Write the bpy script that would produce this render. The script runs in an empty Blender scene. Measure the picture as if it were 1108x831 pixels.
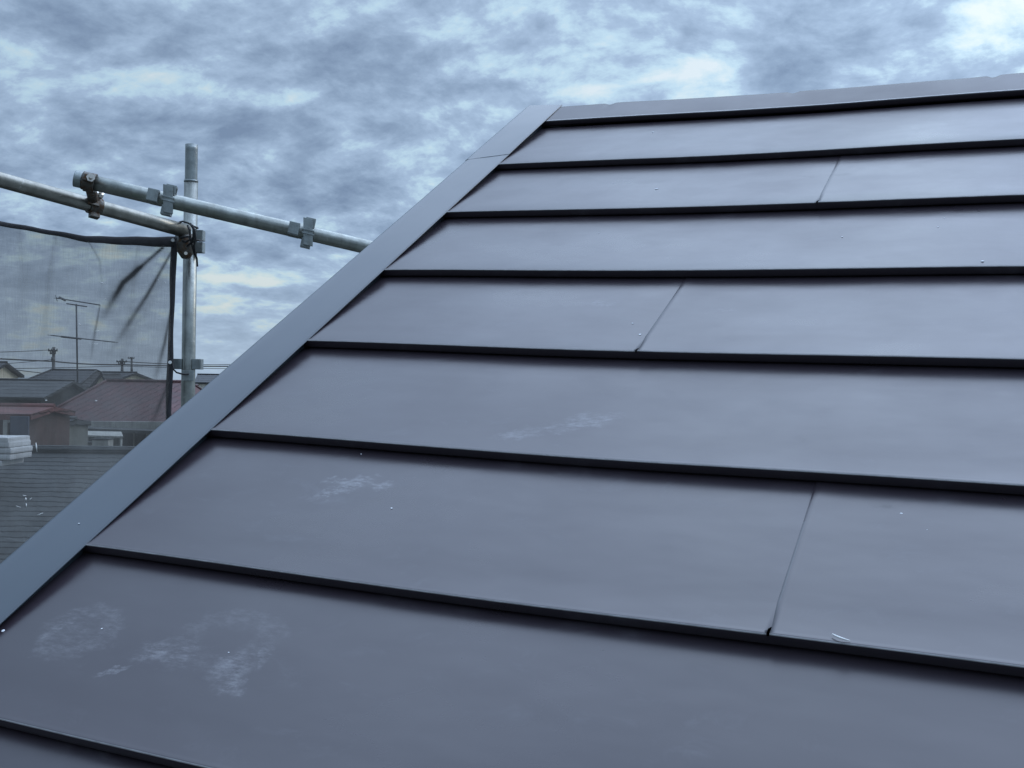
import bpy, bmesh, math, random
from mathutils import Vector, Matrix, noise as mnoise
random.seed(7)
S = bpy.context.scene
COL = S.collection
R = math.radians

# ------------------------------------------------------------------ camera
F_PX, CX, CY, IMW = 1212.04, 554.0, 415.5, 1108.0
# rows: camera right, camera down, camera forward, written in roof axes (u along courses, v up the slope, w out of the roof)
RC = Matrix(((0.90783521, 0.37726239, -0.18305278),
             (0.03776511, -0.50832427, -0.86033728),
             (-0.41762307, 0.77413147, -0.47572202)))
D = 0.26                                        # exposure of one metal course
CAM_ROOF = Vector((3.97098226, -8.92134551, 2.78712964)) * D
CAM_Z = 6.5
HY, HS = 414.0, 0.012                           # horizon row at column 150 and its slope
def ray_c(x, y): return Vector(((x - CX) / F_PX, (y - CY) / F_PX, 1.0))
up_c = ray_c(1108, HY + HS * 958).cross(ray_c(0, HY - HS * 150)); up_c.normalize()
if up_c.y > 0: up_c.negate()
u_c = RC @ Vector((1, 0, 0))
x_c = (u_c - up_c * u_c.dot(up_c)).normalized()
y_c = up_c.cross(x_c)
WC = Matrix((x_c, y_c, up_c))                   # camera axes -> world axes
EYE = Vector((0, 0, CAM_Z))
def at(px, py, depth):                          # a point seen at (px, py), depth metres ahead of the lens
    return EYE + WC @ (ray_c(px, py) * depth)
fw = WC @ Vector((0, 0, 1)); FWD = Vector((fw.x, fw.y, 0)).normalized()
RGT = Vector((FWD.y, -FWD.x, 0))
ROOF = (WC @ RC).to_4x4()
ROOF.translation = EYE - (WC @ RC) @ CAM_ROOF   # roof coordinates (metres) -> world

cam = bpy.data.cameras.new('camera'); camo = bpy.data.objects.new('camera', cam); COL.objects.link(camo)
cm = (WC @ Matrix.Diagonal((1, -1, -1))).to_4x4(); cm.translation = EYE
camo.matrix_world = cm
cam.sensor_fit = 'HORIZONTAL'; cam.sensor_width = 36.0; cam.lens = F_PX * 36.0 / IMW
cam.clip_start = 0.02; cam.clip_end = 6000
S.camera = camo

# ------------------------------------------------------------------ view, sky, sun
S.view_settings.view_transform = 'Standard'; S.view_settings.look = 'None'
S.view_settings.exposure = 0.0; S.view_settings.gamma = 1.0; S.view_settings.use_curve_mapping = False
SUN_DIR = (FWD * 0.52 + RGT * 0.85).normalized() * math.cos(R(30)) + Vector((0, 0, math.sin(R(30))))
SUN_EL = math.asin(SUN_DIR.z); SUN_AZ = math.atan2(SUN_DIR.x, SUN_DIR.y)

class NT:
    def __init__(s, nt): s.nt = nt
    def node(s, t, **kw):
        n = s.nt.nodes.new(t)
        for k, v in kw.items(): setattr(n, k, v)
        return n
    def put(s, sock, v):
        if isinstance(v, bpy.types.NodeSocket): s.nt.links.new(v, sock)
        elif v is not None: sock.default_value = v
    def m(s, op, a, b=None, c=None, clamp=False):
        n = s.node('ShaderNodeMath', operation=op, use_clamp=clamp)
        s.put(n.inputs[0], a)
        if b is not None: s.put(n.inputs[1], b)
        if c is not None: s.put(n.inputs[2], c)
        return n.outputs[0]
    def sep(s, v):
        n = s.node('ShaderNodeSeparateXYZ'); s.put(n.inputs[0], v); return n.outputs
    def comb(s, x, y, z=0.0):
        n = s.node('ShaderNodeCombineXYZ')
        for i, v in enumerate((x, y, z)): s.put(n.inputs[i], v)
        return n.outputs[0]
    def noise(s, vec, scale, detail=4, rough=.5, dist=0.0, out=0):
        n = s.node('ShaderNodeTexNoise'); s.put(n.inputs['Vector'], vec)
        n.inputs['Scale'].default_value = scale; n.inputs['Detail'].default_value = detail
        n.inputs['Roughness'].default_value = rough; n.inputs['Distortion'].default_value = dist
        return n.outputs[out]
    def smooth(s, v, a, b, lo=0.0, hi=1.0):
        n = s.node('ShaderNodeMapRange', interpolation_type='SMOOTHSTEP')
        s.put(n.inputs[0], v); n.inputs[1].default_value = a; n.inputs[2].default_value = b
        n.inputs[3].default_value = lo; n.inputs[4].default_value = hi
        return n.outputs[0]
    def mix(s, f, a, b, blend='MIX'):
        n = s.node('ShaderNodeMix', data_type='RGBA', blend_type=blend)
        s.put(n.inputs[0], f)
        for sock, v in ((n.inputs[6], a), (n.inputs[7], b)):
            if isinstance(v, tuple) and len(v) == 3: v = (*v, 1)
            s.put(sock, v)
        return n.outputs[2]
    def mapping(s, vec, scale=(1, 1, 1), rot=(0, 0, 0), loc=(0, 0, 0)):
        n = s.node('ShaderNodeMapping'); s.put(n.inputs[0], vec)
        n.inputs[1].default_value = loc; n.inputs[2].default_value = rot; n.inputs[3].default_value = scale
        return n.outputs[0]

world = bpy.data.worlds.new('World'); S.world = world; world.use_nodes = True
W = NT(world.node_tree); world.node_tree.nodes.clear()
SKY_STRENGTH = 0.12
def build_sky():
    out = W.node('ShaderNodeOutputWorld'); bg = W.node('ShaderNodeBackground')
    bg.inputs['Strength'].default_value = SKY_STRENGTH
    W.nt.links.new(bg.outputs[0], out.inputs[0])
    sky = W.node('ShaderNodeTexSky', sky_type='NISHITA'); sky.sun_disc = False
    sky.sun_elevation = SUN_EL; sky.sun_rotation = SUN_AZ; sky.air_density = 1.2; sky.dust_density = 1.5
    tc = W.node('ShaderNodeTexCoord').outputs['Generated']
    x, y, z = W.sep(tc)
    zc = W.m('ADD', W.m('MAXIMUM', z, 0.0), 0.30)
    q = W.comb(W.m('DIVIDE', x, zc), W.m('DIVIDE', y, zc), 0.37)
    warp = W.noise(q, 1.3, 3, .5, 0, 1)
    wv = W.node('ShaderNodeVectorMath', operation='MULTIPLY_ADD')
    W.put(wv.inputs[0], warp); wv.inputs[1].default_value = (.22, .22, 0); W.put(wv.inputs[2], q)
    qw = wv.outputs[0]
    n1 = W.noise(qw, 3.6, 11, .65, .08)
    n2 = W.noise(qw, 11.0, 8, .60, .12)
    n3 = W.noise(qw, 1.3, 3, .5)
    base = W.m('ADD', W.m('MULTIPLY', W.m('SUBTRACT', n1, .5), 2.9), W.m('MULTIPLY', W.m('SUBTRACT', n2, .5), 2.8))
    base = W.m('ADD', base, W.m('MULTIPLY', W.m('SUBTRACT', n3, .5), .6))
    # broad brighter and darker banks of the cloud deck, by compass bearing and height above the horizon
    az = W.m('ARCTAN2', x, y); el = W.m('ARCSINE', z)
    wn = W.sep(W.noise(qw, 2.2, 6, .6, 0, 1))
    az = W.m('ADD', az, W.m('MULTIPLY', W.m('SUBTRACT', wn[0], .5), .10))
    el = W.m('ADD', el, W.m('MULTIPLY', W.m('SUBTRACT', wn[1], .5), .05))
    tot = W.m('MULTIPLY', base, W.smooth(z, .42, .72, 1.0, .45))      # higher up the deck is smoother
    for px, py, rx, ry, amp in BANKS:
        d = (WC @ ray_c(px, py)).normalized()
        a0, e0 = math.atan2(d.x, d.y), math.asin(d.z)
        da = W.m('DIVIDE', W.m('SUBTRACT', az, a0), rx / F_PX)
        de = W.m('DIVIDE', W.m('SUBTRACT', el, e0), ry / F_PX)
        r2 = W.m('ADD', W.m('MULTIPLY', da, da), W.m('MULTIPLY', de, de))
        tot = W.m('ADD', tot, W.m('MULTIPLY', W.m('EXPONENT', W.m('MULTIPLY', r2, -1.0)), amp))
    k = 1.0 / SKY_STRENGTH
    def c(r, g, b): return (r * k, g * k, b * k)
    ramp = W.node('ShaderNodeValToRGB'); W.put(ramp.inputs[0], W.m('ADD', W.m('MULTIPLY', tot, .54), .52))
    e = ramp.color_ramp.elements
    e[0].position = 0.0; e[0].color = (.20, .285, .43, 1)
    e[1].position = 1.0; e[1].color = (.80, .90, .95, 1)
    for p, cc in ((.32, (.285, .395, .56, 1)), (.58, (.385, .52, .71, 1)), (.76, (.53, .73, .88, 1)), (.88, (.68, .84, .92, 1))):
        el_ = e.new(p); el_.color = cc
    cloud = W.mix(1.0, ramp.outputs[0], (k, k, k, 1), 'MULTIPLY')
    cloud = W.mix(W.smooth(z, .0, .13, .55, 0.0), cloud, c(.46, .58, .71) + (1,))
    # thin places let the blue sky behind the deck through
    gap = W.smooth(tot, .15, .75, 0.0, .30)
    col = W.mix(gap, cloud, sky.outputs[0])
    # an overcast deck is brighter overhead and towards the hidden sun
    dt = W.node('ShaderNodeVectorMath', operation='DOT_PRODUCT'); W.put(dt.inputs[0], tc); dt.inputs[1].default_value = GLOW_DIR
    cs = W.m('MAXIMUM', dt.outputs['Value'], 0.0)
    high = W.m('MULTIPLY', W.smooth(z, .45, .86), W.smooth(z, .85, .98, 1.0, .60))
    thin = W.m('MULTIPLY', W.m('POWER', cs, 1.3), high)
    bright = W.m('ADD', W.m('ADD', W.m('MULTIPLY', high, ZENITH), W.m('MULTIPLY', thin, GLOW)), W.m('MULTIPLY_ADD', W.m('POWER', cs, 3.0), .45, .92))
    back = W.smooth(dt.outputs['Value'], -.9, .2, .52, 1.0)
    bright = W.m('MULTIPLY', bright, back)
    col = W.mix(1.0, col, W.comb(bright, bright, bright), 'MULTIPLY')
    col = W.mix(W.m('MINIMUM', W.m('MULTIPLY', thin, 1.5), 1.0), col, W.mix(1.0, col, (1.09, 1.0, .985, 1), 'MULTIPLY'))
    W.put(bg.inputs['Color'], col)
ZENITH, GLOW = 0.55, 5.4
GLOW_DIR = (FWD * math.cos(R(55)) + RGT * math.sin(R(55))) * math.cos(R(42)) + Vector((0, 0, math.sin(R(42))))
BANKS = [(775, 78, 55, 22, .5), (690, 45, 80, 35, .25), (1095, 5, 55, 30, 1.1), (1040, 62, 90, 16, .4), (640, 100, 60, 14, .35), (640, 60, 500, 70, .04),
         (275, 298, 85, 10, .95), (140, 82, 90, 14, .5), (250, 106, 60, 12, .5), (325, 98, 25, 9, .4), (15, 55, 40, 25, .4),
         (455, 165, 40, 14, .4), (520, 70, 50, 18, .3), (230, 335, 60, 8, .3), (60, 268, 120, 8, .35),
         (200, 140, 160, 20, -.5), (100, 25, 90, 22, -.4), (400, 60, 90, 35, -.35), (340, 205, 110, 30, -.5),
         (850, 95, 40, 45, -.5), (940, 45, 70, 28, -.25), (250, 255, 120, 14, -.35), (60, 165, 90, 22, -.35), (600, 20, 60, 20, -.2)]
build_sky()

sun = bpy.data.lights.new('sun', 'SUN'); suno = bpy.data.objects.new('sun', sun); COL.objects.link(suno)
sun.energy = 0.5; sun.angle = R(25); sun.color = (1.0, .95, .88)
suno.rotation_euler = (-SUN_DIR).to_track_quat('-Z', 'Y').to_euler(); suno.location = EYE + SUN_DIR * 30

# ------------------------------------------------------------------ materials
MATS = {}
def mat(name, col, rough=.6, metal=0.0, spec=.5, var=.12, vscale=6.0, bump=0.0, bscale=40.0, coords='Object', fn=None):
    m = bpy.data.materials.new(name); m.use_nodes = True
    n = NT(m.node_tree); b = m.node_tree.nodes['Principled BSDF']
    b.inputs['Metallic'].default_value = metal; b.inputs['Specular IOR Level'].default_value = spec
    tc = n.node('ShaderNodeTexCoord').outputs[coords]
    no = n.noise(tc, vscale, 6, .6)
    lo = tuple(c * (1 - var) for c in col); hi = tuple(min(1, c * (1 + var)) for c in col)
    c = n.mix(n.smooth(no, .3, .7), lo, hi); r = n.smooth(no, .25, .75, rough - .06, rough + .06)
    if fn: c, r = fn(n, tc, c, r, b)
    n.put(b.inputs['Base Color'], c); n.put(b.inputs['Roughness'], r)
    if bump:
        bp = n.node('ShaderNodeBump'); bp.inputs['Strength'].default_value = 1; bp.inputs['Distance'].default_value = bump
        n.put(bp.inputs['Height'], n.noise(tc, bscale, 4, .55)); n.put(b.inputs['Normal'], bp.outputs[0])
    MATS[name] = m
    return m

# chalky scuffs: u, v, ru, rv, turn, amount, ring
SCUFFS = [(.100, -1.685, .050, .042, 0, .30, 1), (.095, -1.690, .04, .034, 0, .24, 0), (.068, -1.690, .018, .026, 0, .5, 0), (.215, -1.695, .030, .022, .6, .65, 0), (.245, -1.690, .035, .022, .5, .5, 0),
          (.280, -1.660, .062, .046, .3, .20, 1), (.338, -1.672, .012, .026, .4, .55, 0), (.314, -1.698, .030, .030, .2, .6, 0), (.332, -1.722, .020, .018, 0, .7, 0), (.185, -1.735, .022, .006, .6, .85, 0),
          (.276, -1.378, .042, .022, .5, 1.0, 0), (.258, -1.400, .040, .012, .7, .9, 0), (.250, -1.372, .03, .008, 0, .8, 0), (.31, -1.372, .02, .012, .2, .8, 0),
          (.530, -1.210, .042, .022, .3, .9, 0), (.452, -1.255, .038, .016, .4, .7, 0), (.495, -1.232, .055, .016, .3, .6, 0), (.55, -1.195, .03, .012, 0, .6, 0),
          (.432, -.880, .030, .011, 0, .6, 0), (.455, -.872, .02, .008, 0, .35, 0), (.63, -.90, .03, .01, .2, .25, 0)]
SMUDGES = [(.72, -.375, .030, .012, -.05, .5), (.665, -.372, .024, .004, -.1, .5), (.905, -1.335, .018, .006, -.3, .7), (.93, -1.32, .014, .004, -.3, .6),
           (.80, -1.23, .012, .008, 0, .3), (.37, -.37, .05, .016, .2, .25), (.47, -.66, .05, .01, .1, .25)]
def roof_paint(n, tc, c, r, b):
    x, y, z = n.sep(tc)
    tot = None
    wob = n.sep(n.noise(tc, 45, 4, .6, 0, 1))
    def ell(u, v, ru, rv, a):
        dx = n.m('ADD', n.m('SUBTRACT', x, u), n.m('MULTIPLY', n.m('SUBTRACT', wob[0], .5), .045))
        dy = n.m('ADD', n.m('SUBTRACT', y, v), n.m('MULTIPLY', n.m('SUBTRACT', wob[1], .5), .045))
        ca, sa = math.cos(a), math.sin(a)
        p = n.m('DIVIDE', n.m('ADD', n.m('MULTIPLY', dx, ca), n.m('MULTIPLY', dy, sa)), ru)
        q = n.m('DIVIDE', n.m('SUBTRACT', n.m('MULTIPLY', dy, ca), n.m('MULTIPLY', dx, sa)), rv)
        return n.m('SQRT', n.m('ADD', n.m('MULTIPLY', p, p), n.m('MULTIPLY', q, q)))
    for u, v, ru, rv, a, amt, ring in SCUFFS:
        rr = ell(u, v, ru, rv, a)
        if ring: rr = n.m('MULTIPLY', n.m('ABSOLUTE', n.m('SUBTRACT', rr, .78)), 2.6)
        k = n.smooth(rr, .25, 1.05, amt, 0)
        tot = k if tot is None else n.m('MAXIMUM', tot, k)
    streak = n.noise(n.mapping(tc, (1, 2.8, 1), (0, 0, -.6)), 70, 7, .7)
    grain = n.noise(tc, 60, 8, .72)
    dust = n.m('MULTIPLY', tot, n.smooth(n.m('MULTIPLY_ADD', streak, .65, n.m('MULTIPLY', grain, .35)), .38, .70))
    c = n.mix(n.m('MULTIPLY', dust, .38), c, (.62, .63, .66))
    sm = None
    for u, v, ru, rv, a, amt in SMUDGES:
        k = n.smooth(ell(u, v, ru, rv, a), .2, 1.1, amt, 0)
        sm = k if sm is None else n.m('MAXIMUM', sm, k)
    r = n.m('ADD', r, n.m('MULTIPLY', dust, .2))
    # water marks and wiped places change the gloss, in long soft patches
    wipe = n.noise(n.mapping(tc, (1.2, 3.2, 1)), 3.0, 6, .62, .6)
    r = n.m('ADD', r, n.smooth(wipe, .3, .7, -.02, .025))
    handled = n.noise(n.mapping(tc, (1, 1.6, 1), (0, 0, .4)), 16, 8, .66, .5)
    r = n.m('ADD', r, n.smooth(handled, .45, .75, -.005, .03))
    film = n.m('MULTIPLY', n.smooth(handled, .5, .8), n.smooth(wipe, .4, .65))
    c = n.mix(n.m('MULTIPLY', film, .10), c, (.42, .44, .48))
    r = n.m('ADD', r, n.m('MULTIPLY', sm, .08))
    c = n.mix(n.m('MULTIPLY', sm, .35), c, (.02, .02, .022))
    # sheet metal is never quite flat
    h = n.m('MULTIPLY_ADD', n.noise(n.mapping(tc, (1.0, 2.0, 1)), 3.4, 3, .45), .0026,
            n.m('MULTIPLY_ADD', n.noise(n.mapping(tc, (1.0, 1.6, 1)), 14, 3, .5), .00012, n.m('MULTIPLY', n.noise(tc, 480, 2, .5), .000005)))
    bp = n.node('ShaderNodeBump'); bp.inputs['Strength'].default_value = 1; bp.inputs['Distance'].default_value = 1.0
    n.put(bp.inputs['Height'], h); n.put(b.inputs['Normal'], bp.outputs[0])
    return c, r
PAINT = dict(col=(.032, .025, .032), rough=.31, spec=.66, var=.06, vscale=2.2)
mat('panel_paint', fn=roof_paint, **PAINT)
def trim_paint(n, tc, c, r, b):
    h = n.m('MULTIPLY_ADD', n.noise(n.mapping(tc, (3.0, 1.0, 1)), 3.0, 3, .45), .0014, n.m('MULTIPLY', n.noise(tc, 14, 2, .5), .00008))
    bp = n.node('ShaderNodeBump'); bp.inputs['Strength'].default_value = 1; bp.inputs['Distance'].default_value = 1.0
    n.put(bp.inputs['Height'], h); n.put(b.inputs['Normal'], bp.outputs[0])
    return c, r
mat('trim_paint', fn=trim_paint, **{**PAINT, 'col': (.052, .068, .084), 'spec': .48})
mat('ridge_paint', fn=trim_paint, **{**PAINT, 'spec': .40, 'rough': .42})
mat('lap_highlight', (.075, .073, .08), .36, spec=.66, var=.2, vscale=40)  # joint edges coloured paler to lift the dark shading there
mat('bend_highlight', (.22, .22, .225), .34, spec=.8, var=.25, vscale=60)      # bright edge highlight put into the colour along the folds
mat('speck', (.75, .77, .8), .5, var=.05)

def zinc(n, tc, c, r, b):
    sp = n.noise(tc, 55, 5, .65); st = n.noise(n.mapping(tc, (1, 1, .12)), 30, 5, .6)
    c = n.mix(n.smooth(st, .45, .75, 0, .5), c, (.14, .135, .12))
    c = n.mix(n.smooth(sp, .62, .72, 0, .5), c, (.55, .56, .54))
    return c, n.smooth(sp, .3, .7, .30, .44)
mat('rail_steel', (.25, .245, .215), .30, metal=.9, var=.2, vscale=20, bump=.0003, bscale=90, fn=zinc)
mat('galvanised', (.30, .315, .295), .40, metal=.92, var=.2, vscale=22, bump=.0004, bscale=120, fn=zinc)
mat('galvanised_dull', (.27, .30, .30), .48, metal=.6, var=.2, vscale=25, bump=.0006, bscale=150, fn=zinc)
def rusty(n, tc, c, r, b):
    no = n.noise(tc, 70, 6, .7)
    c = n.mix(n.smooth(no, .45, .62), c, (.10, .055, .03))
    return c, n.smooth(no, .4, .65, .35, .75)
mat('old_clamp', (.10, .095, .085), .5, metal=.6, var=.3, vscale=50, bump=.001, bscale=120, fn=rusty)
mat('bolt_steel', (.62, .58, .53), .22, metal=1.0, var=.1)
mat('black_cord', (.012, .012, .014), .75, var=.2)
mat('net_hem', (.035, .034, .038), .85, var=.3, vscale=30)
mat('white_plastic', (.8, .8, .78), .4, var=.05)

def net_mat():
    m = bpy.data.materials.new('net_mesh'); m.use_nodes = True
    n = NT(m.node_tree); n.nt.nodes.clear()
    out = n.node('ShaderNodeOutputMaterial'); tr = n.node('ShaderNodeBsdfTransparent'); df = n.node('ShaderNodeBsdfDiffuse'); tl = n.node('ShaderNodeBsdfTranslucent')
    tc = n.node('ShaderNodeTexCoord').outputs['Object']
    at_ = n.node('ShaderNodeAttribute', attribute_name='bunch').outputs['Fac']
    weave = n.noise(n.mapping(tc, (1, 1, .04)), 420, 2, .5)
    weft = n.noise(n.mapping(tc, (.04, .04, 1)), 420, 2, .5)
    patch = n.noise(tc, 5, 5, .6)
    dust = n.smooth(patch, .35, .7, 0, 1)
    c = n.mix(dust, (.122, .113, .104), (.215, .206, .194))
    c = n.mix(at_, c, (.03, .031, .034))
    n.put(df.inputs[0], c); n.put(tl.inputs[0], c)
    ms = n.node('ShaderNodeMixShader'); ms.inputs[0].default_value = .5
    n.nt.links.new(df.outputs[0], ms.inputs[1]); n.nt.links.new(tl.outputs[0], ms.inputs[2])
    a = n.m('ADD', n.m('MULTIPLY_ADD', weave, .20, n.m('MULTIPLY_ADD', weft, .14, .36)), n.m('MULTIPLY', dust, .05))
    a = n.m('ADD', a, n.m('MULTIPLY', at_, .62), clamp=True)
    mx = n.node('ShaderNodeMixShader'); n.put(mx.inputs[0], a)
    n.nt.links.new(tr.outputs[0], mx.inputs[1]); n.nt.links.new(ms.outputs[0], mx.inputs[2])
    n.nt.links.new(mx.outputs[0], out.inputs[0])
    MATS['net_mesh'] = m
net_mat()

def tile_rows(row, depth, col2, axis=2):
    def f(n, tc, c, r, b):
        x, y, z = n.sep(tc)
        jag = n.noise(n.mapping(tc, (1, 1, .3)), 2.5, 6, .7)
        w = n.m('FRACT', n.m('ADD', n.m('DIVIDE', n.m('ADD', (x, y, z)[axis], 100.0), row), n.m('MULTIPLY', n.m('SUBTRACT', jag, .5), 1.1)))
        line = n.smooth(w, .0, .22, 1, 0)
        c = n.mix(n.m('MULTIPLY', line, n.smooth(jag, .3, .7, .25, .8)), c, col2)
        big = n.noise(tc, .8, 6, .65)
        c = n.mix(n.smooth(big, .45, .75, 0, .55), c, tuple(v * 1.9 for v in c_base[0]))
        lich = n.noise(n.mapping(tc, (.5, 2, 6)), 2.2, 8, .72)
        c = n.mix(n.smooth(lich, .56, .70, 0, .6), c, tuple(v * 2.6 + .03 for v in c_base[0]))
        bp = n.node('ShaderNodeBump'); bp.inputs['Distance'].default_value = depth; n.put(bp.inputs['Height'], n.m('SUBTRACT', 1, line))
        n.put(b.inputs['Normal'], bp.outputs[0])
        return c, r
    return f
c_base = [(.05, .05, .05)]
def tile_mat(name, col, row, depth, dark, rough=.6, axis=2):
    c_base[0] = col
    mat(name, col, rough, var=.3, vscale=3, fn=tile_rows(row, depth, dark, axis))
tile_mat('dark_slate', (.068, .075, .076), .045, .02, (.050, .054, .056), .75)
tile_mat('red_tile', (.062, .021, .021), .30, .03, (.042, .016, .016), .6, 0)
tile_mat('grey_tile', (.052, .057, .058), .14, .04, (.05, .055, .06))
tile_mat('charcoal_tile', (.028, .030, .034), .14, .04, (.015, .016, .018))
tile_mat('rust_sheet', (.13, .045, .04), .2, .03, (.09, .03, .025))
def dirty_wall(n, tc, c, r, b):
    st = n.noise(n.mapping(tc, (3, 3, .35)), 1.6, 6, .65)
    return n.mix(n.smooth(st, .45, .8, 0, .55), c, (.09, .085, .075)), r
mat('cream_wall', (.80, .73, .56), .85, var=.1, vscale=2, fn=dirty_wall)
mat('grey_green_wall', (.17, .178, .155), .85, var=.2, vscale=2, fn=dirty_wall)
mat('brown_wall', (.10, .068, .06), .85, var=.25, vscale=2, fn=dirty_wall)
mat('dark_wall', (.055, .06, .06), .85, var=.25, vscale=2, fn=dirty_wall)
mat('white_wall', (.68, .68, .66), .8, var=.08, vscale=2, fn=dirty_wall)
mat('pale_trim', (.40, .40, .36), .6, var=.15, vscale=4, fn=dirty_wall)
mat('dark_glass', (.02, .025, .03), .12, spec=.6, var=.1)
mat('steel_blue_door', (.07, .085, .12), .5, var=.15)
mat('antenna_metal', (.10, .105, .115), .5, metal=.4, var=.1)
mat('concrete', (.12, .12, .118), .9, var=.2, vscale=3)
mat('wire_black', (.03, .03, .032), .7, var=.1)
mat('board_white', (.66, .67, .66), .6, var=.12, vscale=4)
def ground_fn(n, tc, c, r, b):
    big = n.noise(tc, .06, 8, .6)
    return n.mix(n.smooth(big, .45, .6), c, (.05, .065, .035)), r
mat('town_ground', (.085, .083, .078), .9, var=.25, vscale=.8, fn=ground_fn)

# ------------------------------------------------------------------ helpers
def obj(name, bm, m, parent=None, smooth=False, mw=None, label=None):
    me = bpy.data.meshes.new(name); bm.normal_update(); bm.to_mesh(me); bm.free()
    for mm in (m if isinstance(m, (list, tuple)) else [m]): me.materials.append(MATS[mm])
    if smooth:
        for p in me.polygons: p.use_smooth = True
    o = bpy.data.objects.new(name, me); COL.objects.link(o)
    if parent: o.parent = parent; o.matrix_parent_inverse = parent.matrix_world.inverted()
    if mw is not None: o.matrix_world = mw
    if label: o['label'] = label
    return o
def tag(o, label, cat, group=None, kind=None):
    o['label'] = label; o['category'] = cat
    if group: o['group'] = group
    if kind: o['kind'] = kind
    return o
def thing(name, loc, label, cat, group=None):
    o = bpy.data.objects.new(name, None); COL.objects.link(o); o.empty_display_size = .2
    o.matrix_world = Matrix.Translation(loc)
    return tag(o, label, cat, group)
def frame(axis, hint=Vector((0, 0, 1))):
    z = axis.normalized()
    if abs(z.dot(hint)) > .97: hint = Vector((1, 0, 0))
    x = hint.cross(z).normalized(); y = z.cross(x)
    return x, y, z
def tube(bm, pts, rad, seg=16, caps=True):
    rads = rad if isinstance(rad, (list, tuple)) else [rad] * len(pts)
    pts = [Vector(p) for p in pts]; rings = []; hint = Vector((.13, .21, .97))
    for i, p in enumerate(pts):
        t = (pts[min(i + 1, len(pts) - 1)] - pts[max(i - 1, 0)])
        x, y, z = frame(t, hint)
        rings.append([bm.verts.new(p + (x * math.cos(a) + y * math.sin(a)) * rads[i]) for a in [2 * math.pi * k / seg for k in range(seg)]])
    for a, b in zip(rings, rings[1:]):
        for k in range(seg):
            f = bm.faces.new((a[k], a[(k + 1) % seg], b[(k + 1) % seg], b[k])); f.smooth = True
    if caps:
        bm.faces.new(rings[0][::-1]); bm.faces.new(rings[-1])
    return bm
def pipe(bm, a, b, ro, ri, seg=28):                       # hollow pipe with wall thickness
    x, y, z = frame(b - a)
    def ring(p, r): return [bm.verts.new(p + (x * math.cos(t) + y * math.sin(t)) * r) for t in [2 * math.pi * k / seg for k in range(seg)]]
    n = 10
    outer = [ring(a.lerp(b, i / n), ro) for i in range(n + 1)]; inner = [ring(a.lerp(b, i / n), ri) for i in (0, n)]
    for p, q in zip(outer, outer[1:]):
        for k in range(seg):
            bm.faces.new((p[k], p[(k + 1) % seg], q[(k + 1) % seg], q[k])).smooth = True
    for k in range(seg):
        j = (k + 1) % seg
        bm.faces.new((inner[0][j], inner[0][k], inner[1][k], inner[1][j])).smooth = True
        bm.faces.new((outer[0][j], outer[0][k], inner[0][k], inner[0][j]))
        bm.faces.new((outer[-1][k], outer[-1][j], inner[1][j], inner[1][k]))
    return bm
def box(bm, c, ax, h, bev=0.0):                           # centre, three axes, half sizes
    n0 = len(bm.verts)
    vs = [bm.verts.new(c + ax[0] * (sx * h[0]) + ax[1] * (sy * h[1]) + ax[2] * (sz * h[2])) for sx in (-1, 1) for sy in (-1, 1) for sz in (-1, 1)]
    fs = [bm.faces.new([vs[i] for i in q]) for q in ((0, 1, 3, 2), (4, 6, 7, 5), (0, 4, 5, 1), (2, 3, 7, 6), (0, 2, 6, 4), (1, 5, 7, 3))]
    if bev:
        es = list({e for f in fs for e in f.edges})
        bmesh.ops.bevel(bm, geom=es, offset=bev, segments=2, profile=.7, affect='EDGES')
    return bm
WAX = (Vector((1, 0, 0)), Vector((0, 1, 0)), Vector((0, 0, 1)))

# ------------------------------------------------------------------ ground
gb = bmesh.new()
vs = [gb.verts.new((x, y, 0)) for x, y in ((-3000, -3000), (3000, -3000), (3000, 3000), (-3000, 3000))]; gb.faces.new(vs)
obj('ground', gb, 'town_ground')['kind'] = 'structure'

# ------------------------------------------------------------------ the metal roofed house
H_LIP = .0156
U_MAX, COURSES = 6.2, 16
house = thing('metal_roofed_house', (ROOF @ Vector((1.5, -1.5, 0))) * 1.0, 'house with a dark grey stepped metal roof of wide horizontal courses, filling the foreground', 'house')
house.matrix_world = Matrix.Translation(Vector((house.matrix_world.translation.x, house.matrix_world.translation.y, 0)))
bpy.context.view_layer.update()
def bow(u):                                               # the whole slope sags a few millimetres between its rafters
    t = u / 1.04
    return .0026 - .0038 * (1 - math.cos(2 * math.pi * t)) * .5 - .0
def wav(u, v): return .0007 * mnoise.noise(Vector((u * 4.0, v * 3.0, 1.7))) + .0003 * mnoise.noise(Vector((u * 13.0, v * 9.0, 5.1)))
SPECKS = [(706, 138, 1.3), (710, 201, 1.6), (684, 346, 1.3), (692, 359.5, 1.2), (1063, 284, 1.6), (1015, 240.5, 1.0), (975, 547, 1.2), (422, 544, 1.2), (911, 252, 1.1),
          (647, 246, .8), (108, 676, 1.0), (2, 680, 2.0), (1003, 566, .6), (388, 482, .8), (1022, 230, .7), (245, 700, .9)]
def roof_hit(px, py):
    d = RC.transposed() @ ray_c(px, py); t = -CAM_ROOF.z / d.z
    return CAM_ROOF + d * t
def speck(bm, u, v, w, r):
    m = Matrix.Translation((u, v, w)) @ Matrix.Diagonal((random.uniform(1.1, 1.9), random.uniform(1.0, 1.5), .5, 1))
    n0 = set(bm.faces); bmesh.ops.create_icosphere(bm, subdivisions=1, radius=r, matrix=m)
    for f in set(bm.faces) - n0: f.material_index = 1
JOINTS = {4: [.541], 2: [.700], 6: [.826]}
for k in range(1, COURSES + 1):
    if k not in JOINTS: JOINTS[k] = [1.25 + ((k * 0.83) % 1.3)]
    j = JOINTS[k][0]
    while j + 2.4 < U_MAX: j += 2.4; JOINTS[k].append(j)
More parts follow.
